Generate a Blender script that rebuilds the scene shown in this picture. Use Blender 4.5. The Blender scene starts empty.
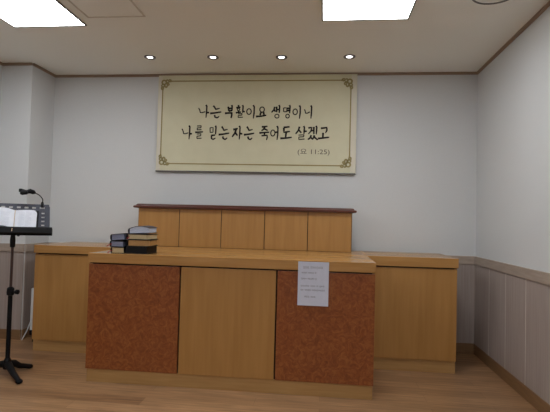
import bpy, bmesh, math, random
from mathutils import Matrix, Vector
random.seed(7)
S = bpy.context.scene
COL = S.collection
PI = math.pi

# ------------------------------------------------------------------ materials
def srgb(r, g, b):
    f = lambda c: (c/255/12.92) if c/255 <= .04045 else ((c/255+.055)/1.055)**2.4
    return (f(r), f(g), f(b), 1)

def base_mat(name, col, rough=.6, metal=0, spec=.5):
    m = bpy.data.materials.new(name); m.use_nodes = True
    nt = m.node_tree; b = nt.nodes['Principled BSDF']
    b.inputs['Base Color'].default_value = col
    b.inputs['Roughness'].default_value = rough
    b.inputs['Metallic'].default_value = metal
    b.inputs['Specular IOR Level'].default_value = spec
    return m, nt, b

def noise_mat(name, c1, c2, scale=(1, 1, 1), nscale=5, detail=4, rough=.6, bump=0, dist=0, lo=.3, hi=.7, metal=0, spec=.5, mid=None):
    m, nt, b = base_mat(name, c1, rough, metal, spec)
    N = nt.nodes; L = nt.links
    tc = N.new('ShaderNodeTexCoord'); mp = N.new('ShaderNodeMapping'); mp.inputs['Scale'].default_value = scale
    nz = N.new('ShaderNodeTexNoise'); nz.inputs['Scale'].default_value = nscale; nz.inputs['Detail'].default_value = detail
    nz.inputs['Distortion'].default_value = dist
    cr = N.new('ShaderNodeValToRGB'); cr.color_ramp.elements[0].position = lo; cr.color_ramp.elements[1].position = hi
    cr.color_ramp.elements[0].color = c1; cr.color_ramp.elements[1].color = c2
    if mid:
        e = cr.color_ramp.elements.new((lo+hi)/2); e.color = mid
    L.new(tc.outputs['Object'], mp.inputs[0]); L.new(mp.outputs[0], nz.inputs[0]); L.new(nz.outputs[0], cr.inputs[0])
    L.new(cr.outputs[0], b.inputs['Base Color'])
    if bump:
        bp = N.new('ShaderNodeBump'); bp.inputs['Strength'].default_value = bump; bp.inputs['Distance'].default_value = .002
        L.new(nz.outputs[0], bp.inputs['Height']); L.new(bp.outputs[0], b.inputs['Normal'])
    return m

WOODA, WOODB = srgb(176, 131, 73), srgb(165, 120, 64)
M = {}
M['wood_v'] = noise_mat('beech_vertical', WOODA, WOODB, (7, 7, .5), 4, 4, .38, dist=.3)
M['wood_h'] = noise_mat('beech_horizontal', srgb(180, 136, 80), srgb(169, 124, 68), (.7, 9, 9), 4, 5, .25, dist=.6)
M['wood_pale'] = noise_mat('beech_plinth', srgb(182, 144, 92), srgb(168, 128, 78), (.8, 9, 12), 4, 5, .42, dist=.4)
M['gap'] = noise_mat('recess_dark', srgb(34, 18, 10), srgb(28, 15, 8), (1, 1, 1), 8, 2, .8)
M['mahogany'] = noise_mat('reddish_brown_molding', srgb(92, 50, 38), srgb(74, 38, 30), (.8, 8, 8), 4, 4, .3)
def burl():
    m, nt, b = base_mat('burl_veneer', srgb(130, 66, 30), .33)
    N = nt.nodes; L = nt.links
    tc = N.new('ShaderNodeTexCoord')
    n1 = N.new('ShaderNodeTexNoise'); n1.inputs['Scale'].default_value = 17; n1.inputs['Detail'].default_value = 5; n1.inputs['Distortion'].default_value = 2.2
    n2 = N.new('ShaderNodeTexVoronoi'); n2.inputs['Scale'].default_value = 38
    add = N.new('ShaderNodeVectorMath'); add.operation = 'MULTIPLY_ADD'
    add.inputs[1].default_value = (.25, .25, .25)
    L.new(tc.outputs['Object'], n1.inputs[0]); L.new(n1.outputs[1], add.inputs[0]); L.new(tc.outputs['Object'], add.inputs[2])
    L.new(add.outputs[0], n2.inputs[0])
    mx = N.new('ShaderNodeMath'); mx.operation = 'MULTIPLY_ADD'; mx.inputs[1].default_value = .35
    L.new(n2.outputs[0], mx.inputs[0]); L.new(n1.outputs[0], mx.inputs[2])
    cr = N.new('ShaderNodeValToRGB'); e = cr.color_ramp.elements
    e[0].position = .42; e[0].color = srgb(114, 58, 25); e[1].position = .88; e[1].color = srgb(154, 93, 47)
    x = e.new(.63); x.color = srgb(134, 72, 33)
    L.new(mx.outputs[0], cr.inputs[0]); L.new(cr.outputs[0], b.inputs['Base Color'])
    return m
M['burl'] = burl()

def floor_mat():
    m, nt, b = base_mat('laminate_floor', srgb(160, 115, 80), .33)
    N = nt.nodes; L = nt.links
    tc = N.new('ShaderNodeTexCoord')
    br = N.new('ShaderNodeTexBrick'); br.inputs['Scale'].default_value = 1
    br.inputs['Brick Width'].default_value = 1.15; br.inputs['Row Height'].default_value = .125
    br.inputs['Mortar Size'].default_value = .0012; br.inputs['Mortar Smooth'].default_value = .1
    br.offset = .37; br.offset_frequency = 2
    br.inputs['Color1'].default_value = srgb(176, 139, 103); br.inputs['Color2'].default_value = srgb(140, 106, 76)
    br.inputs['Mortar'].default_value = srgb(128, 92, 64)
    L.new(tc.outputs['Object'], br.inputs[0])
    mp = N.new('ShaderNodeMapping'); mp.inputs['Scale'].default_value = (1.1, 15, 1)
    nz = N.new('ShaderNodeTexNoise'); nz.inputs['Scale'].default_value = 3; nz.inputs['Detail'].default_value = 6; nz.inputs['Distortion'].default_value = .8
    L.new(tc.outputs['Object'], mp.inputs[0]); L.new(mp.outputs[0], nz.inputs[0])
    cr = N.new('ShaderNodeValToRGB'); cr.color_ramp.elements[0].position = .3; cr.color_ramp.elements[1].position = .72
    cr.color_ramp.elements[0].color = (.62, .60, .58, 1); cr.color_ramp.elements[1].color = (1.2, 1.18, 1.15, 1)
    L.new(nz.outputs[0], cr.inputs[0])
    mx = N.new('ShaderNodeMix'); mx.data_type = 'RGBA'; mx.blend_type = 'MULTIPLY'; mx.inputs[0].default_value = 1
    L.new(br.outputs[0], mx.inputs[6]); L.new(cr.outputs[0], mx.inputs[7]); L.new(mx.outputs[2], b.inputs['Base Color'])
    return m
M['floor'] = floor_mat()
M['wallpaper'] = noise_mat('white_wallpaper', srgb(213, 216, 218), srgb(209, 212, 214), (3, 3, 3), 60, 3, .85, bump=.15)
M['ceiling'] = noise_mat('ceiling_paper', srgb(238, 239, 232), srgb(236, 236, 229), (1, 1, 1), 90, 3, .9, bump=.1)
M['wainscot'] = noise_mat('grey_wood_panel', srgb(172, 161, 155), srgb(159, 147, 141), (24, 24, .8), 3, 5, .6)
M['rail'] = noise_mat('taupe_rail', srgb(176, 162, 150), srgb(160, 146, 134), (2, 2, 20), 3, 5, .5)
M['seam'] = noise_mat('pale_seam', srgb(212, 206, 200), srgb(206, 200, 194), (1, 1, 1), 5, 2, .6)
M['skirt'] = noise_mat('brown_skirting', srgb(140, 108, 76), srgb(126, 96, 66), (2, 2, 20), 3, 4, .45)
M['crown'] = noise_mat('brown_crown_trim', srgb(156, 134, 114), srgb(144, 122, 104), (2, 2, 10), 3, 4, .55)
M['black'] = noise_mat('black_steel', srgb(15, 16, 20), srgb(11, 12, 15), (1, 1, 1), 30, 3, .55, spec=.2)
M['tray'] = noise_mat('slate_black_steel', srgb(62, 66, 80), srgb(54, 58, 70), (1, 1, 1), 30, 3, .5)
M['rubber'] = noise_mat('rubber', srgb(16, 16, 18), srgb(12, 12, 14), (1, 1, 1), 30, 3, .8, spec=.2)
M['bronze'] = noise_mat('brown_steel', srgb(70, 50, 46), srgb(60, 42, 40), (1, 1, 1), 30, 3, .4)
M['grey'] = noise_mat('grey_metal', srgb(120, 118, 116), srgb(110, 108, 106), (1, 1, 1), 30, 3, .4, metal=.5)
M['white'] = noise_mat('white_plastic', srgb(222, 226, 228), srgb(214, 219, 221), (1, 1, 1), 30, 3, .5)
M['paper'] = noise_mat('paper', srgb(208, 212, 228), srgb(200, 205, 221), (1, 1, 1), 20, 3, .8)
M['page'] = noise_mat('open_page', srgb(236, 240, 250), srgb(224, 230, 242), (1, 1, 1), 30, 3, .8)
M['ink'] = noise_mat('ink', srgb(30, 26, 22), srgb(22, 19, 16), (1, 1, 1), 20, 3, .9)
M['greyink'] = noise_mat('grey_print', srgb(110, 112, 130), srgb(98, 100, 118), (1, 1, 1), 20, 3, .9)
M['softink'] = noise_mat('olive_print', srgb(96, 90, 78), srgb(86, 80, 68), (1, 1, 1), 20, 3, .9)
M['banner'] = noise_mat('cream_banner', srgb(216, 213, 184), srgb(211, 208, 178), (1, 1, 1), 6, 3, .6)
M['banner_edge'] = noise_mat('cream_banner_margin', srgb(220, 216, 200), srgb(216, 211, 194), (1, 1, 1), 6, 3, .6)
M['gilt'] = noise_mat('khaki_print', srgb(158, 144, 92), srgb(146, 132, 82), (1, 1, 1), 8, 3, .6)
M['leather'] = noise_mat('black_leather', srgb(14, 15, 20), srgb(9, 10, 14), (1, 1, 1), 80, 3, .5, bump=.2, spec=.25)
M['navy'] = noise_mat('navy_leather', srgb(44, 46, 70), srgb(34, 36, 56), (1, 1, 1), 80, 3, .5, bump=.2)
M['pg_cream'] = noise_mat('cream_page_edges', srgb(214, 198, 160), srgb(188, 170, 130), (1, 1, 60), 20, 3, .7)
M['pg_gold'] = noise_mat('gilt_page_edges', srgb(196, 154, 96), srgb(160, 116, 66), (1, 1, 60), 20, 3, .45)
M['pg_blue'] = noise_mat('bluish_page_edges', srgb(150, 158, 186), srgb(104, 110, 136), (1, 1, 60), 20, 3, .5)
M['pg_white'] = noise_mat('pale_page_edges', srgb(222, 232, 248), srgb(160, 174, 204), (1, 1, 60), 20, 3, .6)
M['ribbon'] = noise_mat('dark_red_ribbon', srgb(150, 60, 64), srgb(120, 44, 50), (1, 1, 1), 30, 3, .7)

def emit_mat(name, col, strength):
    m = bpy.data.materials.new(name); m.use_nodes = True; nt = m.node_tree
    nt.nodes.clear(); e = nt.nodes.new('ShaderNodeEmission'); o = nt.nodes.new('ShaderNodeOutputMaterial')
    e.inputs[0].default_value = col; e.inputs[1].default_value = strength
    nt.links.new(e.outputs[0], o.inputs[0]); return m
PANEL_W = 17
M['panel_light'] = emit_mat('light_panel', (.97, .985, 1, 1), PANEL_W)
M['spot_light'] = emit_mat('downlight_lamp', (1, .97, 1, 1), 6)

# ------------------------------------------------------------------ mesh helpers
def BM(): return bmesh.new()
def box(bm, x0, x1, y0, y1, z0, z1, bev=0, mat=None):
    r = bmesh.ops.create_cube(bm, size=1)
    vs = r['verts']
    for v in vs:
        v.co = Vector(((x0+x1)/2+v.co.x*(x1-x0), (y0+y1)/2+v.co.y*(y1-y0), (z0+z1)/2+v.co.z*(z1-z0)))
    if bev:
        es = list({e for v in vs for e in v.link_edges})
        bmesh.ops.bevel(bm, geom=es, offset=bev, segments=2, affect='EDGES', profile=.5)
    return bm
def tube(bm, pts, r, n=12, closed=False):
    pts = [Vector(p) for p in pts]; rs = r if isinstance(r, (list, tuple)) else [r]*len(pts)
    rings = []; up = None
    for i, p in enumerate(pts):
        if closed: t = pts[(i+1) % len(pts)]-pts[i-1]
        else: t = pts[min(i+1, len(pts)-1)]-pts[max(i-1, 0)]
        t.normalize()
        if up is None: up = Vector((0, 0, 1)) if abs(t.z) < .9 else Vector((1, 0, 0))
        a = t.cross(up).normalized(); up = a.cross(t).normalized()
        rings.append([bm.verts.new(p+(a*math.cos(2*PI*k/n)+up*math.sin(2*PI*k/n))*rs[i]) for k in range(n)])
    m = len(rings)
    for i in range(m if closed else m-1):
        A, B = rings[i], rings[(i+1) % m]
        for k in range(n): bm.faces.new((A[k], A[(k+1) % n], B[(k+1) % n], B[k]))
    if not closed:
        bm.faces.new(list(reversed(rings[0]))); bm.faces.new(rings[-1])
    return bm
def lathe(bm, prof, c=(0, 0, 0), n=24, cap=True):
    rings = []
    for (r, z) in prof:
        rings.append([bm.verts.new((c[0]+r*math.cos(2*PI*k/n), c[1]+r*math.sin(2*PI*k/n), c[2]+z)) for k in range(n)])
    for A, B in zip(rings, rings[1:]):
        for k in range(n): bm.faces.new((A[k], A[(k+1) % n], B[(k+1) % n], B[k]))
    if cap: bm.faces.new(list(reversed(rings[0]))); bm.faces.new(rings[-1])
    return bm
def extrude_x(bm, prof, x0, x1):
    A = [bm.verts.new((x0, y, z)) for y, z in prof]; B = [bm.verts.new((x1, y, z)) for y, z in prof]; n = len(prof)
    for k in range(n): bm.faces.new((A[k], A[(k+1) % n], B[(k+1) % n], B[k]))
    bm.faces.new(A); bm.faces.new(list(reversed(B))); return bm
def ribbon(bm, pts, ws, y):
    """flat brush stroke in the x-z plane at depth y"""
    n = len(pts); L = []; R = []
    for i in range(n):
        a = Vector(pts[max(i-1, 0)]); b = Vector(pts[min(i+1, n-1)]); t = (b-a)
        if t.length == 0: t = Vector((1, 0))
        t.normalize(); nn = Vector((-t.y, t.x)); p = Vector(pts[i])
        q = p+nn*ws[i]/2; s = p-nn*ws[i]/2
        L.append(bm.verts.new((q.x, y, q.y))); R.append(bm.verts.new((s.x, y, s.y)))
    for i in range(n-1): bm.faces.new((L[i], L[i+1], R[i+1], R[i]))

def obj(name, bm, mat, parent=None, local=False, smooth=False, label=None):
    """link one mesh; unless local, vertices are given in world space and moved into the parent's space"""
    if parent is not None and not local:
        off = PWORLD[parent.name]
        bmesh.ops.transform(bm, matrix=off.inverted(), verts=bm.verts)
    bmesh.ops.recalc_face_normals(bm, faces=bm.faces)
    me = bpy.data.meshes.new(name); bm.to_mesh(me); bm.free()
    o = bpy.data.objects.new(name, me); COL.objects.link(o)
    me.materials.append(mat)
    if smooth:
        for p in me.polygons: p.use_smooth = True
        md = o.modifiers.new('es', 'EDGE_SPLIT'); md.split_angle = math.radians(40)
    if parent is not None:
        o.parent = parent; PWORLD[o.name] = PWORLD[parent.name]
    else: PWORLD[o.name] = Matrix.Identity(4)
    if label: o['label'] = label
    return o
PWORLD = {}
def thing(name, label, cat, loc=(0, 0, 0), rz=0, group=None):
    o = bpy.data.objects.new(name, None); COL.objects.link(o); o.empty_display_size = .05
    o.location = loc; o.rotation_euler = (0, 0, rz); o['label'] = label; o['category'] = cat
    if group: o['group'] = group
    PWORLD[o.name] = Matrix.Translation(loc) @ Matrix.Rotation(rz, 4, 'Z')
    return o
def tag(o, label, cat, group=None):
    o['label'] = label; o['category'] = cat
    if group: o['group'] = group
    return o
def struct(name, bm, m, parent=None):
    o = obj(name, bm, m, parent)
    if parent is None: o['kind'] = 'structure'
    return o

# ------------------------------------------------------------------ the room
H = 2.669; YB = 4.536; XR = 1.438; XL = -3.162; XP = -2.846; YP = 4.155; YR = -3.0; T = .12
struct('floor', box(BM(), XL-T, XR+T, YR-T, YB+T, -.1, 0), M['floor'])
struct('ceiling', box(BM(), XL-T, XR+T, YR-T, YB+T, H, H+.1), M['ceiling'])
struct('wall_back', box(BM(), XL-T, XR+T, YB, YB+T, 0, H), M['wallpaper'])
struct('wall_right', box(BM(), XR, XR+T, YR, YB, 0, H), M['wallpaper'])
struct('wall_left', box(BM(), XL-T, XL, YR, YB, 0, H), M['wallpaper'])
struct('wall_rear', box(BM(), XL-T, XR+T, YR-T, YR, 0, H), M['wallpaper'])
struct('wall_pillar', box(BM(), XL, XP, YP, YB, 0, H), M['wallpaper'])

RT, RB, SK = .912, .835, .095    # rail top, rail bottom, skirting height
# wainscot runs: (axis, fixed coordinate, from, to, inward sign)
runs = [('y', XR, YR, YB, -1), ('x', YB, XP, XR, -1), ('x', YP, XL, XP, -1), ('y', XP, YP, YB, 1), ('y', XL, YR, YP, 1)]
def slab(bm, run, d0, d1, z0, z1, a=None, b=None, bev=0):
    ax, c, f, t, s = run
    a = f if a is None else a; b = t if b is None else b
    lo, hi = sorted((c+s*d0, c+s*d1))
    if ax == 'y': box(bm, lo, hi, a, b, z0, z1, bev)
    else: box(bm, a, b, lo, hi, z0, z1, bev)
    return bm
SIDES = ['right', 'back', 'pillar_front', 'pillar_side', 'left']
PW = .36
n = 0
for run, side in zip(runs, SIDES):
    ax, c, f, t, s = run
    # vertical boards with pale grooves between them
    n += 1; bm = BM(); sm = BM()
    k = t; first = True
    offs = .03 if side == 'right' else .04
    cuts = []
    q = t-offs-PW
    while q > f+.03: cuts.append(q); q -= PW
    edges = [t]+cuts+[f]
    for hi, lo in zip(edges, edges[1:]):
        slab(bm, run, 0, .009, SK-.01, RB+.01, lo+.004, hi-.004)
    w = struct('trim_%d' % n, bm, M['wainscot'])
    for q in cuts: slab(sm, run, 0, .0098, SK-.005, RB+.005, q-.0035, q+.0035)
    g = obj('groove_strip', sm, M['seam'], w)
    n += 1; bm = BM(); e = .02 if side in ('pillar_front', 'pillar_side') else 0
    slab(bm, run, 0, .018, RB, RT, f, t, .003); struct('trim_%d' % n, bm, M['rail'])
    bm = BM(); slab(bm, run, 0, .014, 0, SK, f, t, .003); struct('baseboard_'+side, bm, M['skirt'])
    n += 1; bm = BM(); slab(bm, run, 0, .018, H-.018, H, f, t, .004); slab(bm, run, 0, .010, H-.024, H-.016, f, t)
    struct('trim_%d' % n, bm, M['crown'])

# ------------------------------------------------------------------ ceiling fittings
def light_panel(x0, x1, y0, y1, label):
    t = thing('ceiling_light', label, 'ceiling light', ((x0+x1)/2, (y0+y1)/2, H), 0, 'square ceiling light panels')
    f = BM(); w = .012
    for a in ((x0, x1, y0, y0+w), (x0, x1, y1-w, y1), (x0, x0+w, y0+w, y1-w), (x1-w, x1, y0+w, y1-w)):
        box(f, a[0], a[1], a[2], a[3], H-.012, H, .002)
    obj('frame', f, M['grey'], t)
    obj('diffuser', box(BM(), x0+w, x1-w, y0+w, y1-w, H-.008, H-.001), M['panel_light'], t)
    return t
light_panel(-2.445, -1.845, 2.715, 3.325, 'bright square ceiling light panel at the left, above the music stand')
light_panel(-.045, .572, 2.715, 3.320, 'bright square ceiling light panel right of centre, in front of the downlights')
for xx in (-2.445, -.045):  # guessed rows of unseen panels, added to light the rest of the room
    for yy, nm in ((.2, 'middle'), (-2.3, 'rear')):
        light_panel(xx, xx+.6, yy, yy+.6, 'added unseen ceiling light panel in the %s row, %s side of the room' % (nm, 'left' if xx < -1 else 'right'))

names = ['leftmost of the four small round downlights, above the left edge of the banner',
         'second small round downlight from the left, above the banner lettering',
         'third small round downlight from the left, right of the banner centre',
         'rightmost of the four small round downlights, above the right edge of the banner']
for x, y, lb in zip((-1.617, -1.032, -.408, .196), (4.03, 4.05, 4.07, 4.076), names):
    t = thing('downlight', lb, 'ceiling light', (x, y, H), 0, 'small round downlights in front of the banner')
    obj('ring', lathe(BM(), [(.052, 0), (.052, -.006), (.046, -.009), (.035, -.007), (.03, -.001), (.03, 0)], (0, 0, 0), 32, False), M['grey'], t, True, True)
    obj('lamp', lathe(BM(), [(.0005, -.0075), (.016, -.007), (.0235, -.005), (.026, -.001)], (0, 0, 0), 24, False), M['spot_light'], t, True, True)
# access hatch
t = thing('ceiling_hatch', 'flush square access hatch in the ceiling beside the left light panel', 'hatch', (-1.55, 2.975, H))
f = BM(); hx0, hx1, hy0, hy1 = -1.772, -1.326, 2.75, 3.2; w = .014
for a in ((hx0, hx1, hy0, hy0+w), (hx0, hx1, hy1-w, hy1), (hx0, hx0+w, hy0+w, hy1-w), (hx1-w, hx1, hy0+w, hy1-w)):
    box(f, a[0], a[1], a[2], a[3], H-.006, H, .002)
M['hatch'] = noise_mat('hatch_rim', srgb(206, 200, 188), srgb(198, 192, 180), (1, 1, 1), 20, 2, .8)
obj('frame', f, M['hatch'], t)
obj('cover', box(BM(), hx0+w+.002, hx1-w-.002, hy0+w+.002, hy1-w-.002, H-.004, H, .001), M['ceiling'], t)
# round ceiling speaker
t = thing('ceiling_speaker', 'round white ceiling speaker with a grey rim near the right wall', 'speaker', (1.045, 2.982, H))
obj('rim', lathe(BM(), [(.140, 0), (.140, -.008), (.136, -.011), (.130, -.009), (.128, 0)], (0, 0, 0), 48, False), M['grey'], t, True, True)
obj('grille', lathe(BM(), [(.0005, -.007), (.08, -.0065), (.128, -.004), (.128, 0)], (0, 0, 0), 48, False), M['ceiling'], t, True, True)

# ------------------------------------------------------------------ banner
BX0, BX1, BZ0, BZ1, BY = -1.706, .297, 1.670, H-.020, YB-.030
ban = thing('wall_banner', 'wide cream cloth banner with two lines of black brush lettering, hung under the ceiling', 'banner', ((BX0+BX1)/2, BY, BZ0))
bm = BM(); g = []
nx, nz = 40, 10
def by(u, v): return BY-.004*math.sin(u*7.0)*(1-v)-.003*math.sin(u*17+1)*(1-v)
for j in range(nz+1):
    g.append([bm.verts.new((BX0+(BX1-BX0)*i/nx, BY, BZ0+(BZ1-BZ0)*j/nz)) for i in range(nx+1)])
for j in range(nz):
    for i in range(nx): bm.faces.new((g[j][i], g[j][i+1], g[j+1][i+1], g[j+1][i]))
r = bmesh.ops.extrude_face_region(bm, geom=bm.faces[:])
for v in [e for e in r['geom'] if isinstance(e, bmesh.types.BMVert)]: v.co.y += .004
cloth = obj('cloth', bm, M['banner'], ban)
bm = BM(); tube(bm, [(BX0, BY+.001, BZ0+.002), (BX1, BY+.001, BZ0+.002)], .007, 10); obj('bottom_rod', bm, M['grey'], ban, smooth=True)
# pale margin, border line and corner flourishes
IX0, IX1, IZ0, IZ1 = -1.660, .238, 1.748, 2.590
fy = BY-.0012
for a in ((BX0+.004, IX0-.006, BZ0+.012, BZ1-.01), (IX1+.006, BX1-.004, BZ0+.012, BZ1-.01)):
    obj('side_margin', box(BM(), a[0], a[1], fy, fy+.0008, a[2], a[3]), M['banner_edge'], ban)
b_ = BM(); lw = .012; gp = .085
for z in (IZ0, IZ1): box(b_, IX0+gp, IX1-gp, fy-.0004, fy+.0004, z-lw/2, z+lw/2)
for x in (IX0, IX1): box(b_, x-lw/2, x+lw/2, fy-.0004, fy+.0004, IZ0+gp, IZ1-gp)
obj('border_line', b_, M['gilt'], ban)
def arc(cx, cz, rx, rz, a0, a1, n=14): return [(cx+rx*math.cos(a0+(a1-a0)*i/n), cz+rz*math.sin(a0+(a1-a0)*i/n)) for i in range(n+1)]
for cx, cz, sx, sz in ((IX0, IZ1, 1, -1), (IX1, IZ1, -1, -1), (IX0, IZ0, 1, 1), (IX1, IZ0, -1, 1)):
    bm = BM(); oy = fy-.0006
    def st(P, w0=.011, w1=.017):
        pts = [(cx+sx*p[0], cz+sz*p[1]) for p in P]; n = len(pts)
        ribbon(bm, pts, [w0+(w1-w0)*math.sin(PI*i/(n-1)) for i in range(n)], oy)
    st(arc(.012, .012, .021, .021, 0, 2*PI)); st(arc(.046, .002, .014, .014, .5, 5.6)); st(arc(.002, .046, .014, .014, -1, 4.2))
    st(arc(.044, .034, .020, .012, 2.6, 7.4)); st(arc(.034, .044, .012, .018, -.8, 3.6))
    st([(.055, .0), (.07, .006), (.085, .001), (.105, 0)]); st([(0, .055), (.006, .07), (.001, .085), (0, .105)])
    st([(.055, -.004), (.068, -.014), (.08, -.012), (.088, -.004)]); st([(-.004, .055), (-.014, .068), (-.012, .08), (-.004, .088)])
    obj('corner_flourish', bm, M['gilt'], ban)

def ell(cx, cy, rx, ry, n=16): return [(cx+rx*math.cos(-1.9+2*PI*i/n), cy+ry*math.sin(-1.9+2*PI*i/n)) for i in range(n+1)]
VB = [(.70, .0), (.78, .12), (.77, .5), (.73, 1.0)]
G = {
 '나': [[(.05, .24), (.16, .40), (.22, .60), (.40, .60), (.66, .53)], VB, [(.78, .60), (1, .60)]],
 '는': [[(.28, .06), (.42, .20), (.50, .34), (.88, .27)], [(0, .66), (.45, .62), (1.04, .54)], [(.42, .78), (.46, .94), (.66, 1.0), (.86, .88)]],
 '부': [[(.36, .12), (.42, .30), (.44, .48)], [(.78, 0), (.84, .12), (.82, .46)], [(.44, .28), (.82, .24)], [(.44, .46), (.82, .43)], [(0, .64), (.4, .62), (.9, .60)], [(.80, .60), (.82, .8), (.74, 1.02)]],
 '활': [[(.22, .06), (.42, .04)], [(.05, .20), (.55, .16)], ell(.32, .34, .14, .09), [(.34, .44), (.34, .56)], [(.02, .60), (.62, .54)], [(.76, 0), (.84, .1), (.80, .60)], [(.82, .50), (1.06, .52)],
        [(.30, .68), (.74, .66), (.72, .78), (.32, .80), (.30, .96), (.84, .94)]],
 '이': [ell(.30, .50, .27, .22), [(.80, .0), (.92, .14), (.92, .6), (.84, 1.04)]],
 '요': [ell(.58, .34, .24, .20), [(.46, .56), (.38, .78)], [(.74, .54), (.80, .76)], [(-.04, .88), (.45, .86), (1.04, .78)]],
 '생': [[(.34, .12), (.24, .36), (-.02, .56)], [(.26, .32), (.42, .50)], [(.54, .10), (.56, .54)], [(.56, .34), (.80, .32)], [(.80, -.02), (.87, .1), (.84, .60)], ell(.60, .84, .23, .15)],
 '명': [[(.10, .20), (.12, .50), (.50, .50), (.52, .20), (.10, .20)], [(.54, .24), (.84, .22)], [(.54, .42), (.84, .40)], [(.82, -.02), (.90, .1), (.86, .62)], ell(.62, .84, .22, .15)],
 '니': [[(.06, .30), (.16, .42), (.22, .60), (.45, .60), (.76, .50)], [(.86, 0), (.96, .12), (.95, .6), (.90, 1.02)]],
 '를': [[(.18, .04), (.78, .02), (.74, .16), (.22, .18), (.22, .32), (.84, .30)], [(-.06, .50), (1.06, .46)], [(.18, .62), (.78, .60), (.74, .74), (.22, .78), (.22, .94), (.88, .92)]],
 '믿': [[(.10, .16), (.14, .50), (.52, .48), (.52, .14), (.10, .16)], [(.82, 0), (.92, .1), (.88, .64)], [(.28, .72), (.84, .68)], [(.34, .72), (.34, .94), (.56, 1.0), (.90, .90)]],
 '자': [[(.08, .28), (.56, .20)], [(.40, .22), (.26, .54), (-.02, .82)], [(.28, .48), (.54, .72)], VB, [(.78, .56), (1.04, .60)]],
 '죽': [[(.22, .08), (.82, .04)], [(.54, .08), (.40, .26), (.20, .36)], [(.50, .22), (.86, .34)], [(-.02, .52), (1.02, .46)], [(.52, .50), (.52, .66)], [(.22, .72), (.80, .68), (.82, .84), (.74, 1.04)]],
 '어': [ell(.28, .52, .26, .22), [(.54, .48), (.84, .44)], [(.78, 0), (.90, .14), (.90, .6), (.82, 1.02)]],
 '도': [[(.26, .12), (.80, .06)], [(.28, .12), (.30, .46), (.84, .40)], [(.50, .44), (.46, .82)], [(-.02, .90), (.45, .88), (1.02, .82)]],
 '살': [[(.34, .04), (.24, .32), (-.02, .58)], [(.26, .28), (.52, .50)], [(.72, 0), (.80, .1), (.77, .58)], [(.79, .38), (1.04, .38)], [(.26, .66), (.78, .64), (.74, .78), (.30, .80), (.30, .98), (.84, .94)]],
 '겠': [[(.06, .14), (.42, .10), (.32, .38), (.08, .58)], [(.38, .34), (.60, .32)], [(.62, .06), (.64, .58)], [(.84, -.02), (.92, .1), (.88, .60)], [(.38, .66), (.26, .86), (.04, .98)], [(.32, .80), (.50, .94)], [(.70, .66), (.60, .86), (.48, .98)], [(.66, .78), (1.04, 1.0)]],
 '고': [[(.24, .16), (.80, .10), (.80, .30), (.68, .50)], [(.46, .48), (.44, .82)], [(-.02, .90), (.45, .86), (1.04, .80)]],
}
L1 = [('나', -1.286, -1.169, 2.356, 2.225), ('는', -1.159, -1.049, 2.356, 2.225), ('부', -1.007, -.922, 2.355, 2.225), ('활', -.899, -.81, 2.355, 2.226), ('이', -.789, -.705, 2.355, 2.226), ('요', -.688, -.592, 2.355, 2.226), ('생', -.536, -.446, 2.355, 2.226), ('명', -.426, -.346, 2.355, 2.227), ('이', -.326, -.246, 2.355, 2.227), ('니', -.217, -.138, 2.355, 2.227)]
L2 = [('나', -1.451, -1.339, 2.145, 2.005), ('를', -1.303, -1.231, 2.146, 2.006), ('믿', -1.163, -1.088, 2.146, 2.007), ('는', -1.066, -.962, 2.147, 2.008), ('자', -.926, -.828, 2.147, 2.009), ('는', -.809, -.709, 2.148, 2.01), ('죽', -.652, -.556, 2.149, 2.011), ('어', -.541, -.461, 2.149, 2.012), ('도', -.441, -.331, 2.15, 2.012), ('살', -.291, -.186, 2.15, 2.014), ('겠', -.175, -.078, 2.151, 2.014), ('고', -.071, .034, 2.151, 2.015)]
def smoothline(P):
    if len(P) > 8: return P
    out = []
    for i in range(len(P)-1):
        a, b = P[i], P[i+1]
        for k in range(3): out.append((a[0]+(b[0]-a[0])*k/3, a[1]+(b[1]-a[1])*k/3))
    out.append(P[-1]); return out
for LN, nm in ((L1, 'first'), (L2, 'second')):
    bm = BM(); oy = fy-.0008
    for c, x0, x1, z1, z0 in LN:
        for S_ in G[c]:
            cnt = len(S_)
            w = .0172 if cnt <= 3 else (.0150 if cnt == 4 else .0132)
            if c in '활를겠생명살믿죽': w *= .92
            P = [(x0+p[0]*(x1-x0), z1-.012-.005*(x0+.7)+p[1]*(z0-z1)) for p in smoothline(S_)]; n_ = len(P)
            ws = [w*(1.25-.25*min(1, i/(n_*.35))) if i < n_*.7 else w*(1-.55*(i-n_*.7)/(n_*.3)) for i in range(n_)]
            if n_ > 12: ws = [w*.85]*n_
            ribbon(bm, P, ws, oy); oy -= .00001
    obj('lettering', bm, M['ink'], ban, label='%s line of black brush lettering' % nm)
def text_mesh(txt, size, width, loc, name, mat, parent):
    cu = bpy.data.curves.new('t', 'FONT'); cu.body = txt; cu.size = size; cu.align_x = 'LEFT'; cu.resolution_u = 3
    o = bpy.data.objects.new('t', cu); COL.objects.link(o)
    dg = bpy.context.evaluated_depsgraph_get(); dg.update()
    me = bpy.data.meshes.new_from_object(o.evaluated_get(dg)); bpy.data.objects.remove(o)
    bm = BM(); bm.from_mesh(me); bpy.data.meshes.remove(me)
    xs = [v.co.x for v in bm.verts]; ys = [v.co.y for v in bm.verts]
    if not xs: return None
    sx = width/(max(xs)-min(xs)); mx, my = min(xs), min(ys)
    for v in bm.verts:
        x, y = (v.co.x-mx)*sx, (v.co.y-my); v.co = Vector((loc[0]+x, loc[1], loc[2]+y))
    return obj(name, bm, mat, parent)
text_mesh('(요 11:25)', .066, .312, (-.268, fy-.0006, 1.845), 'lettering', M['softink'], ban)

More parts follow.
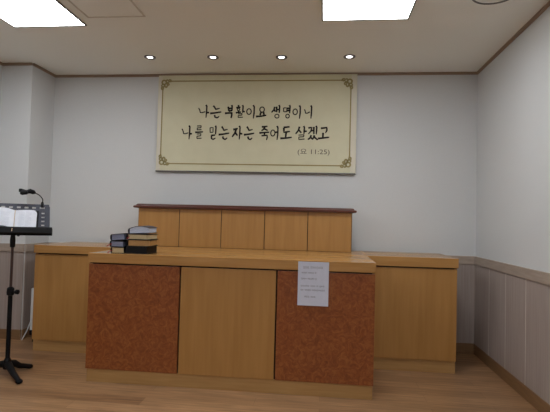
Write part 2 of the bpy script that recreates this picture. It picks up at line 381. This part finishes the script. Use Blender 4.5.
# ------------------------------------------------------------------ raised altar shelf behind the counter
HC = .929
AX0, AX1, AY0, AY1 = -1.751, .257, 4.215, 4.43
alt = thing('altar_shelf', 'long raised wooden shelf with five front panels and a reddish brown moulded top', 'shelf', ((AX0+AX1)/2, AY0, HC))
obj('body', box(BM(), AX0, AX1, AY0+.006, AY1, HC, 1.288), M['gap'], alt)
obj('side_panel', box(BM(), AX0-.001, AX0+.006, AY0+.006, AY1, HC, 1.288), M['wood_v'], alt)
obj('side_panel', box(BM(), AX1-.006, AX1+.001, AY0+.006, AY1, HC, 1.288), M['wood_v'], alt)
cuts = [AX0, -1.349, -.947, -.540, -.142, AX1]
for a, b in zip(cuts, cuts[1:]):
    obj('front_panel', box(BM(), a+.0035, b-.0035, AY0, AY0+.02, HC+.003, 1.286, .0015), M['wood_v'], alt)
pr = [(0, 0), (-.034, .004), (-.038, .010), (-.038, .020), (-.033, .024), (-.020, .027), (-.012, .040), (0, .044), (.2, .044), (.215, .02), (.215, 0)]
bm = BM(); ring = []
def cap_ring(x, s):   # profile carried round the left and right ends as well
    return [bm.verts.new((x+s*(-p[0] if p[0] < 0 else 0), AY0+p[0], 1.284+p[1])) for p in pr]
ring = [cap_ring(AX0, -1), cap_ring(AX1, 1)]
k_ = len(pr)
for k in range(k_): bm.faces.new((ring[0][k], ring[0][(k+1) % k_], ring[1][(k+1) % k_], ring[1][k]))
bm.faces.new(ring[0]); bm.faces.new(list(reversed(ring[1])))
obj('moulded_top', bm, M['mahogany'], alt)

# ------------------------------------------------------------------ cabinets
def cabinet(name, label, x0, x1, y0, y1, inL, inR, panels, slab_t=.068, plinth=.100, oh=.012, front=None, pl_in=.02):
    t = thing(name, label, 'counter' if name.endswith('counter') else 'cabinet', ((x0+x1)/2, y0, 0))
    obj('worktop', box(BM(), x0, x1, y0, y1, HC-slab_t, HC, .002), M['wood_h'], t)
    obj('body', box(BM(), x0+inL, x1-inR, y0+oh+.016, y1, plinth, HC-slab_t), M['gap'], t)
    obj('side_panel', box(BM(), x0+inL-.001, x0+inL+.02, y0+oh+.010, y1, plinth, HC-slab_t-.006), M['wood_v'], t)
    obj('side_panel', box(BM(), x1-inR-.02, x1-inR+.001, y0+oh+.010, y1, plinth, HC-slab_t-.006), M['wood_v'], t)
    for a, b, mt, lb in panels:
        obj('front_panel', box(BM(), a, b, y0+oh, y0+oh+.02, plinth, HC-slab_t-.011, .0015), mt, t, label=lb)
    obj('plinth', box(BM(), x0+inL+.006, x1-inR-.004, y0+oh+pl_in*.6, y1, 0, plinth-.002, .001), M['wood_pale'], t)
    return t
DX0, DX1 = -1.694, .363
cabinet('front_counter', 'long wooden counter with two reddish burl panels and a pale centre panel', DX0, DX1, 3.191, YB-.05, .004, .003,
        [(-1.690, -1.010, M['burl'], 'left front panel in reddish brown burl veneer'),
         (-.999, -.320, M['wood_v'], 'pale plain centre panel'),
         (-.309, .360, M['burl'], 'right front panel in reddish brown burl veneer')], plinth=.097)
cabinet('side_cabinet', 'plain wooden side cabinet left of the counter, next to the music stand', -2.534, DX0-.002, 3.825, YB-.05, .006, .0, [(-2.528, DX0-.004, M['wood_v'], None)])
cabinet('side_cabinet', 'plain wooden side cabinet right of the counter, in the corner by the right wall', DX1+.002, 1.096, 3.868, YB-.05, .0, .008, [(DX1+.004, 1.088, M['wood_v'], None)], slab_t=.078)

# ------------------------------------------------------------------ paper notice
pn = thing('paper_notice', 'white paper notice taped to the front edge of the wooden counter', 'notice', (-.06, 3.186, .62))
PX0, PX1, PZ0, PZ1, PY = -.166, .045, .622, .922, 3.1885
def nb(z): return PY-.0015-.004*max(0, (.84-z)/.22)
bm = BM(); rows = [PZ0+(PZ1-PZ0)*i/12 for i in range(13)]
A = [(bm.verts.new((PX0, nb(z), z)), bm.verts.new((PX1, nb(z)+.000, z))) for z in rows]
for (a, b), (c, d) in zip(A, A[1:]): bm.faces.new((a, b, d, c))
r = bmesh.ops.extrude_face_region(bm, geom=bm.faces[:])
for v in [e for e in r['geom'] if isinstance(e, bmesh.types.BMVert)]: v.co.y += .0008
obj('sheet', bm, M['paper'], pn)
def tiny_line(bm, x0, x1, z, h, groups):
    """small print too fine to read: clusters of short pen strokes the size of one character each"""
    rnd = random.Random(int(z*1000)); x = x0; total = sum(groups)+.6*(len(groups)-1); cw = (x1-x0)/total
    for gi, g_ in enumerate(groups):
        for k in range(g_):
            a = x+k*cw; w = cw*.78; y = nb(z)-.0004
            def s(p, q, r_=.0016):
                ribbon(bm, [(a+p[0]*w, z+p[1]*h), (a+q[0]*w, z+q[1]*h)], [r_, r_], y)
            s((.05, rnd.uniform(.55, .95)), (.6, rnd.uniform(.6, .95))); s((.05, rnd.uniform(0, .4)), (.95, rnd.uniform(.05, .4)))
            s((.15, .9), (.1, .3)); s((.8, 1), (.8, rnd.uniform(.1, .5)))
        x += (g_+.6)*cw
bm = BM(); tiny_line(bm, -.132, .005, .874, .017, [3, 6]); obj('print', bm, M['greyink'], pn, label='heading line of small grey print')
bm = BM()
tiny_line(bm, -.142, -.038, .840, .012, [4, 4, 1]); tiny_line(bm, -.142, -.036, .799, .012, [4, 5, 1])
tiny_line(bm, -.144, .018, .750, .012, [5, 3, 1, 3]); tiny_line(bm, -.146, .022, .722, .012, [2, 4, 8])
tiny_line(bm, -.118, -.040, .676, .013, [3, 3])
obj('print', bm, M['greyink'], pn)

# ------------------------------------------------------------------ stacked books
def book(label, x, y, z, w, d, h, rz, cover, pages, bulge=0, ribbon_=False, rib=1, group='black bibles stacked on the counter', ov=.006, tilt=0):
    """closed soft-cover book lying flat, its page edges towards the room; origin at its bottom centre"""
    t = thing('book', label, 'book', (x, y, z), rz, group)
    t.rotation_euler = (0, tilt, rz)
    c = .0035
    def top(u): return h+bulge*math.sin(PI*min(1, max(0, (u+.5))))*1.0
    bm = BM()
    P = []
    N_ = 12
    # wrap: bottom cover, spine at -x (rounded), top cover following the bulge
    out = [(w/2+ov, 0), (-w/2, 0)]+[(-w/2-.010*math.sin(a), h/2-h/2*math.cos(a)) for a in (PI*.2, PI*.4, PI*.6, PI*.8)]
    out += [(-w/2+(w+ov)*i/N_, top(-.5+i/N_)) for i in range(N_+1)]
    inn = [(p[0]+(0), p[1]) for p in out]
    inner = [(w/2+ov, c), (-w/2+.001, c)]+[(-w/2-.006*math.sin(a), h/2-(h/2-c)*math.cos(a)) for a in (PI*.2, PI*.4, PI*.6, PI*.8)]
    inner += [(-w/2+(w+ov)*i/N_, top(-.5+i/N_)-c) for i in range(N_+1)]
    def ringat(yy, pts): return [bm.verts.new((p[0], yy, p[1])) for p in pts]
    o0, o1, i0, i1 = ringat(-d/2-ov, out), ringat(d/2+ov, out), ringat(-d/2-ov, inner), ringat(d/2+ov, inner)
    n_ = len(out)
    for k in range(n_-1):
        bm.faces.new((o0[k], o0[k+1], o1[k+1], o1[k])); bm.faces.new((i0[k+1], i0[k], i1[k], i1[k+1]))
        bm.faces.new((o0[k+1], o0[k], i0[k], i0[k+1])); bm.faces.new((o1[k], o1[k+1], i1[k+1], i1[k]))
    for k in (0, n_-1): bm.faces.new((o0[k], o1[k], i1[k], i0[k]))
    obj('cover', bm, cover, t, True, True)
    bm = BM(); pg = [(w/2-.002, c+.0004), (-w/2+.002, c+.0004)]+[(-w/2+.002+(w-.004)*i/N_, top(-.5+i/N_)-c-.0004) for i in range(N_+1)]
    a = [bm.verts.new((p[0], -d/2, p[1])) for p in pg]; b = [bm.verts.new((p[0], d/2, p[1])) for p in pg]
    for k in range(len(pg)): bm.faces.new((a[k], a[(k+1) % len(pg)], b[(k+1) % len(pg)], b[k]))
    bm.faces.new(a); bm.faces.new(list(reversed(b)))
    obj('pages', bm, pages, t, True)
    if ribbon_:
        for q in range(2):
            bm = BM(); x0 = -w/2+.004+q*.006; P = [(x0, h*.55), (x0-.016*rib, h*.40), (x0-(.026+.006*q)*rib, .012), (x0-(.036+.01*q)*rib, .002)]
            yy = -d/2-.007-.003*q
            for (p0, p1) in zip(P, P[1:]):
                vv = [bm.verts.new((p0[0], yy, p0[1])), bm.verts.new((p0[0]+.009, yy-.001, p0[1])), bm.verts.new((p1[0]+.010, yy-.001, p1[1])), bm.verts.new((p1[0], yy, p1[1]))]
                bm.faces.new(vv)
            r = bmesh.ops.extrude_face_region(bm, geom=bm.faces[:])
            for v in [e for e in r['geom'] if isinstance(e, bmesh.types.BMVert)]: v.co.y += .0008
            obj('marker_ribbon', bm, M['ribbon'], t, True)
    return t
bx, by_ = -1.500, 3.335
z = HC+.0005
book('black covered book with cream page edges, bottom of the left stack on the counter', bx+.004, by_, z, .090, .180, .045, .02, M['leather'], M['pg_cream'], 0, True); z += .0455
book('black covered book with bluish page edges, middle of the left stack on the counter', bx, by_+.004, z, .094, .185, .045, -.03, M['leather'], M['pg_blue'], 0, True); z += .0455
book('black covered book with bluish page edges, topmost of the left stack on the counter', bx+.001, by_-.002, z+.0045, .094, .185, .046, .06, M['leather'], M['pg_blue'], .002, False, tilt=-.09)
bx, by_ = -1.356, 3.345
z = HC+.0005
book('thick all black book, bottom of the right stack on the counter', bx, by_, z, .168, .19, .054, -.02, M['leather'], M['leather'], 0, False, ov=.003); z += .0545
book('black covered book with gilt page edges, second from the bottom of the right stack', bx+.010, by_+.004, z, .160, .19, .048, .07, M['leather'], M['pg_gold'], 0, False); z += .0485
book('black covered book with cream page edges, third from the bottom of the right stack', bx+.008, by_, z, .148, .185, .041, -.05, M['leather'], M['pg_cream'], 0, True, rib=.3); z += .0415
book('navy covered book with pale bluish page edges, topmost of the right stack', bx+.010, by_+.002, z+.004, .146, .18, .040, .05, M['navy'], M['pg_white'], .016, False, tilt=-.05)

# ------------------------------------------------------------------ music stand
SX, SY = -2.326, 3.25
st_ = thing('music_stand', 'black metal music stand with a slotted desk on three feet, left of the side cabinet', 'music stand', (SX, SY, 0))
def leg(ang, L):
    bm = BM(); c, s = math.cos(ang), math.sin(ang)
    P = [(SX+c*r, SY+s*r, z) for r, z in ((.0, .078), (.05, .070), (L*.55, .040), (L, .018))]
    tube(bm, P, [.028, .026, .021, .016], 10)
    o = obj('leg', bm, M['black'], st_, smooth=True)
    bm = BM(); bmesh.ops.create_uvsphere(bm, u_segments=14, v_segments=8, radius=1)
    for v in bm.verts: v.co = Vector((SX+c*L+v.co.x*.024, SY+s*L+v.co.y*.024, .016+v.co.z*.016))
    f_ = obj('rubber_foot', bm, M['rubber'], o, smooth=True)
leg(math.radians(62), .17); leg(math.radians(-38), .27); leg(math.radians(178), .27)
obj('hub', lathe(BM(), [(.001, .04), (.028, .042), (.032, .07), (.028, .10), (.018, .12), (.001, .121)], (SX, SY, 0), 20, False), M['black'], st_, smooth=True)
obj('lower_tube', tube(BM(), [(SX, SY, .08), (SX, SY, .62)], .016, 16), M['black'], st_, smooth=True)
obj('upper_tube', tube(BM(), [(SX, SY, .60), (SX, SY, 1.07)], .010, 14), M['bronze'], st_, smooth=True)
obj('collar', lathe(BM(), [(.016, .585), (.025, .590), (.027, .61), (.024, .64), (.012, .65)], (SX, SY, 0), 20, False), M['black'], st_, smooth=True)
bm = BM(); tube(bm, [(SX+.02, SY-.004, .615), (SX+.046, SY-.008, .615)], .007, 10); tube(bm, [(SX+.046, SY-.008, .615), (SX+.052, SY-.009, .615), (SX+.068, SY-.011, .615), (SX+.07, SY-.011, .615)], [.012, .018, .018, .012], 12)
obj('height_knob', bm, M['black'], st_, smooth=True)
obj('neck_clamp', lathe(BM(), [(.010, .945), (.018, .95), (.019, 1.0), (.016, 1.03), (.016, 1.07)], (SX, SY, 0), 18, False), M['black'], st_, smooth=True)
bm = BM(); tube(bm, [(SX+.005, SY-.01, 1.052), (SX+.05, SY-.012, 1.046)], .009, 10); tube(bm, [(SX+.05, SY-.012, 1.046), (SX+.056, SY-.012, 1.045)], .016, 12)
obj('tilt_knob', bm, M['black'], st_, smooth=True)
# slotted desk, in its own tilted frame: u to the right, v up the slope; pivot at lip
TILT = math.radians(20)            # leaning back from the vertical
ROT = Matrix.Rotation(math.radians(28), 3, 'Z')    # the desk is turned towards the middle of the room
P0 = Vector((SX, SY, 1.084))+ROT @ Vector((0, -.035, 0))
def TP(u, v, w):                   # w towards the reader
    return P0+ROT @ Vector((u*.905, v*math.sin(TILT)-w*math.cos(TILT), v*math.cos(TILT)+w*math.sin(TILT)))
TW0, TW1, TH = -.31, .272, .205
slots = []
for k in range(9):
    uc = -.262+k*.0585
    slots.append((uc-.0145, uc+.0145, TH-.036, TH-.022))
for k in range(4):
    vc = .034+k*.0325
    for uc in (.219, -.276): slots.append((uc-.012, uc+.012, vc-.006, vc+.006))
slots.append((.208, .230, TH-.036, TH-.022))
us = sorted({TW0, TW1, *[s[0] for s in slots], *[s[1] for s in slots]}); vs_ = sorted({0, TH, *[s[2] for s in slots], *[s[3] for s in slots]})
bm = BM(); vg = {}
def gv(u, v):
    if (u, v) not in vg:
        uu = u*(.975+.04*(1-v/TH))
        if v > TH-.012 and u == TW1: uu -= .010      # rounded top corner
        vg[(u, v)] = bm.verts.new(TP(uu, v, 0))
    return vg[(u, v)]
for a, b in zip(us, us[1:]):
    for c, d in zip(vs_, vs_[1:]):
        mu, mv = (a+b)/2, (c+d)/2
        if any(s[0] < mu < s[1] and s[2] < mv < s[3] for s in slots): continue
        bm.faces.new((gv(a, c), gv(b, c), gv(b, d), gv(a, d)))
r = bmesh.ops.extrude_face_region(bm, geom=bm.faces[:])
nrm = TP(0, 0, -.003)-TP(0, 0, 0)
for v in [e for e in r['geom'] if isinstance(e, bmesh.types.BMVert)]: v.co += nrm
obj('desk_plate', bm, M['tray'], st_)
def tbox(bm, u0, u1, v0, v1, w0, w1, bev=.001):
    b2 = BM(); box(b2, u0, u1, v0, v1, w0, w1, bev)
    mp = {}
    for v in b2.verts: mp[v] = bm.verts.new(TP(v.co.x, v.co.y, v.co.z))
    for f_ in b2.faces: bm.faces.new([mp[v] for v in f_.verts])
    b2.free()
bm = BM(); tbox(bm, TW0, TW1+.026, -.004, 0, -.003, .058); tbox(bm, TW0, TW1+.026, -.048, -.004, .040, .058, .002); tbox(bm, TW0, TW1+.026, -.048, -.004, -.003, .001)
obj('ledge', bm, M['black'], st_)
bm = BM(); tube(bm, [(SX, SY, 1.06), TP(0, .06, -.02), TP(0, .08, -.006)], .011, 10); obj('bracket', bm, M['black'], st_, smooth=True)

# open book on the stand
ob = thing('open_book', 'open white paged book with a dark cover resting on the music stand', 'book', TP(-.09, .0, .01))
bm = BM(); tbox(bm, -.235, .186, .001, .150, .002, .005)
obj('cover', bm, M['leather'], ob)
def page_block(u0, u1, name, flip):
    bm = BM(); n_ = 14; F_, B_ = [], []
    for i in range(n_+1):
        s = i/n_; u = u0+(u1-u0)*s
        th = .006+.016*math.sin(PI*min(1, s*1.25+.02)*.62)**1.0*(1 if s < .9 else 1-.5*(s-.9)/.1)
        if s == 0: th = .004
        hi = .146 if s < .85 else .146-.018*((s-.85)/.15)**2
        lo = .002 if flip > 0 else .002+.018*min(1, s*4); hi += 0 if flip > 0 else .016*min(1, s*4)
        F_.append((bm.verts.new(TP(u, lo, .005+th)), bm.verts.new(TP(u, hi, .005+th)), bm.verts.new(TP(u, lo, .0052)), bm.verts.new(TP(u, hi, .0052))))
    for a, b in zip(F_, F_[1:]):
        bm.faces.new((a[0], b[0], b[1], a[1])); bm.faces.new((a[2], a[3], b[3], b[2]))
        bm.faces.new((a[0], a[2], b[2], b[0])); bm.faces.new((a[1], b[1], b[3], a[3]))
    for a in (F_[0], F_[-1]): bm.faces.new((a[0], a[1], a[3], a[2]))
    return obj(name, bm, M['page'], ob, smooth=True)
GU = .008
page_block(GU, .172, 'page_block', 1); page_block(GU-.001, -.222, 'page_block', -1)
bm = BM()
for blk in ((GU+.030, GU+.125), (GU-.205, GU-.035)):
    for col in (0, 1):
        w = (blk[1]-blk[0])/2-.003; a = blk[0]+col*(w+.006)
        for k in range(16):
            v = .018+k*.0074
            q0, q1 = a, a+w*(1 if k % 5 else .6)
            vv = [TP(q0, v, .0292), TP(q1, v, .0292), TP(q1, v+.0012, .0292), TP(q0, v+.0012, .0292)]
            bm.faces.new([bm.verts.new(p) for p in vv])
M['faint'] = noise_mat('faint_print', srgb(196, 200, 214), srgb(188, 192, 206), (1, 1, 1), 20, 2, .9)
obj('print', bm, M['faint'], ob)
bm = BM(); tube(bm, [TP(GU, .148, .012), TP(GU, .08, .0165), TP(GU+.002, .0, .016), TP(GU-.003, -.012, .060), TP(GU-.004, -.036, .061)], .0022, 6)
M['tan'] = noise_mat('tan_cord', srgb(205, 180, 150), srgb(192, 166, 136), (1, 1, 1), 20, 2, .8)
obj('marker_ribbon', bm, M['tan'], ob, label='tan marker ribbon hanging over the ledge')

# clip lamp on the stand
cl = thing('clip_lamp', 'small black clip lamp with bent neck clipped onto the music stand', 'lamp', TP(.205, TH, 0))
bm = BM(); tbox(bm, .195, .217, TH-.022, TH+.010, .002, .012, .002); tbox(bm, .195, .217, TH-.022, TH+.010, -.016, -.005, .002); tbox(bm, .197, .215, TH+.002, TH+.018, -.012, .010, .003)
obj('clip', bm, M['black'], cl)
def LP(x, z, y=3.27): return Vector((x, y, z))
B0 = TP(.205, TH+.014, 0)
pts = [B0, B0+ROT @ Vector((.002, -.001, .022)), B0+ROT @ Vector((-.007, -.004, .042)), B0+ROT @ Vector((-.028, -.010, .062)), B0+ROT @ Vector((-.058, -.016, .076))]
def crv(P, n=5):
    out = []
    for i in range(len(P)-1):
        p0 = P[max(i-1, 0)]; p1 = P[i]; p2 = P[i+1]; p3 = P[min(i+2, len(P)-1)]
        for k in range(n):
            t = k/n; out.append(.5*((2*p1)+(-p0+p2)*t+(2*p0-5*p1+4*p2-p3)*t*t+(-p0+3*p1-3*p2+p3)*t**3))
    out.append(P[-1]); return out
obj('gooseneck', tube(BM(), crv(pts), .0038, 10), M['black'], cl, smooth=True)
E_ = pts[-1]
bm = BM()
tube(bm, [E_+ROT @ Vector((.010, .002, -.004)), E_+ROT @ Vector((-.004, 0, .003)), E_+ROT @ Vector((-.028, -.004, .010)), E_+ROT @ Vector((-.046, -.006, .004)), E_+ROT @ Vector((-.052, -.006, .002))], [.006, .017, .018, .015, .008], 12)
obj('lamp_head', bm, M['black'], cl, smooth=True)
bm = BM()
tube(bm, [E_+ROT @ Vector((-.044, -.004, .004)), E_+ROT @ Vector((-.050, -.02, .000)), E_+ROT @ Vector((-.080, -.024, -.006)), E_+ROT @ Vector((-.092, -.024, -.006))], [.008, .018, .018, .012], 12)
obj('lamp_head', bm, M['black'], cl, smooth=True)
bm = BM()
tube(bm, [E_+ROT @ Vector((-.044, -.004, .004)), E_+ROT @ Vector((-.056, .01, .006)), E_+ROT @ Vector((-.094, .014, .014)), E_+ROT @ Vector((-.106, .014, .015))], [.008, .012, .015, .012], 12)
obj('lamp_head', bm, M['black'], cl, smooth=True)

# ------------------------------------------------------------------ small white post on a tripod in the gap
QX, QY = -2.735, 4.15
pt = thing('small_tripod_stand', 'slim white upright on a small black tripod, left of the left side cabinet', 'stand', (QX, QY, 0))
obj('upright', box(BM(), QX-.017, QX+.024, QY-.012, QY+.012, .075, .495, .005), M['white'], pt)
obj('hub', lathe(BM(), [(.001, .055), (.016, .056), (.018, .085), (.014, .10), (.001, .101)], (QX-.004, QY-.004, 0), 14, False), M['black'], pt, smooth=True)
for ang, mt, lb in ((200, 'white', 'pale leg'), (310, 'black', None), (80, 'black', None)):
    c, s = math.cos(math.radians(ang)), math.sin(math.radians(ang)); R_ = .085
    z1 = .10 if mt == 'black' else .17
    bm = BM(); tube(bm, [(QX-.004+c*.012, QY-.004+s*.012, z1), (QX+c*R_*.5, QY+s*R_*.5, z1*.55), (QX+c*R_, QY+s*R_, .006)], .0055, 8)
    obj('leg', bm, M[mt], pt, smooth=True, label=lb)

# ------------------------------------------------------------------ world and camera
w = bpy.data.worlds.new('World'); S.world = w; w.use_nodes = True
w.node_tree.nodes['Background'].inputs[0].default_value = (.6, .7, .8, 1); w.node_tree.nodes['Background'].inputs[1].default_value = .2
yaw, pitch, roll = .1057, .0314, .0262
cy, sy, cp, sp, cr, sr = math.cos(yaw), math.sin(yaw), math.cos(pitch), math.sin(pitch), math.cos(roll), math.sin(roll)
fwd = Vector((-sy*cp, cy*cp, sp)); r0 = Vector((cy, sy, 0)); u0 = r0.cross(fwd)
rt = r0*cr+u0*sr; up = -r0*sr+u0*cr
cam = bpy.data.cameras.new('camera'); co = bpy.data.objects.new('camera', cam); COL.objects.link(co)
cam.sensor_width = 36; cam.sensor_fit = 'HORIZONTAL'; cam.lens = 460/550*36; cam.clip_start = .05
mt = Matrix((( rt.x, up.x, -fwd.x, 0), (rt.y, up.y, -fwd.y, 0), (rt.z, up.z, -fwd.z, 1.2), (0, 0, 0, 1)))
co.matrix_world = mt
S.camera = co
S.view_settings.view_transform = 'Standard'; S.view_settings.look = 'None'; S.view_settings.gamma = 1
S.view_settings.use_curve_mapping = False; S.view_settings.exposure = 0
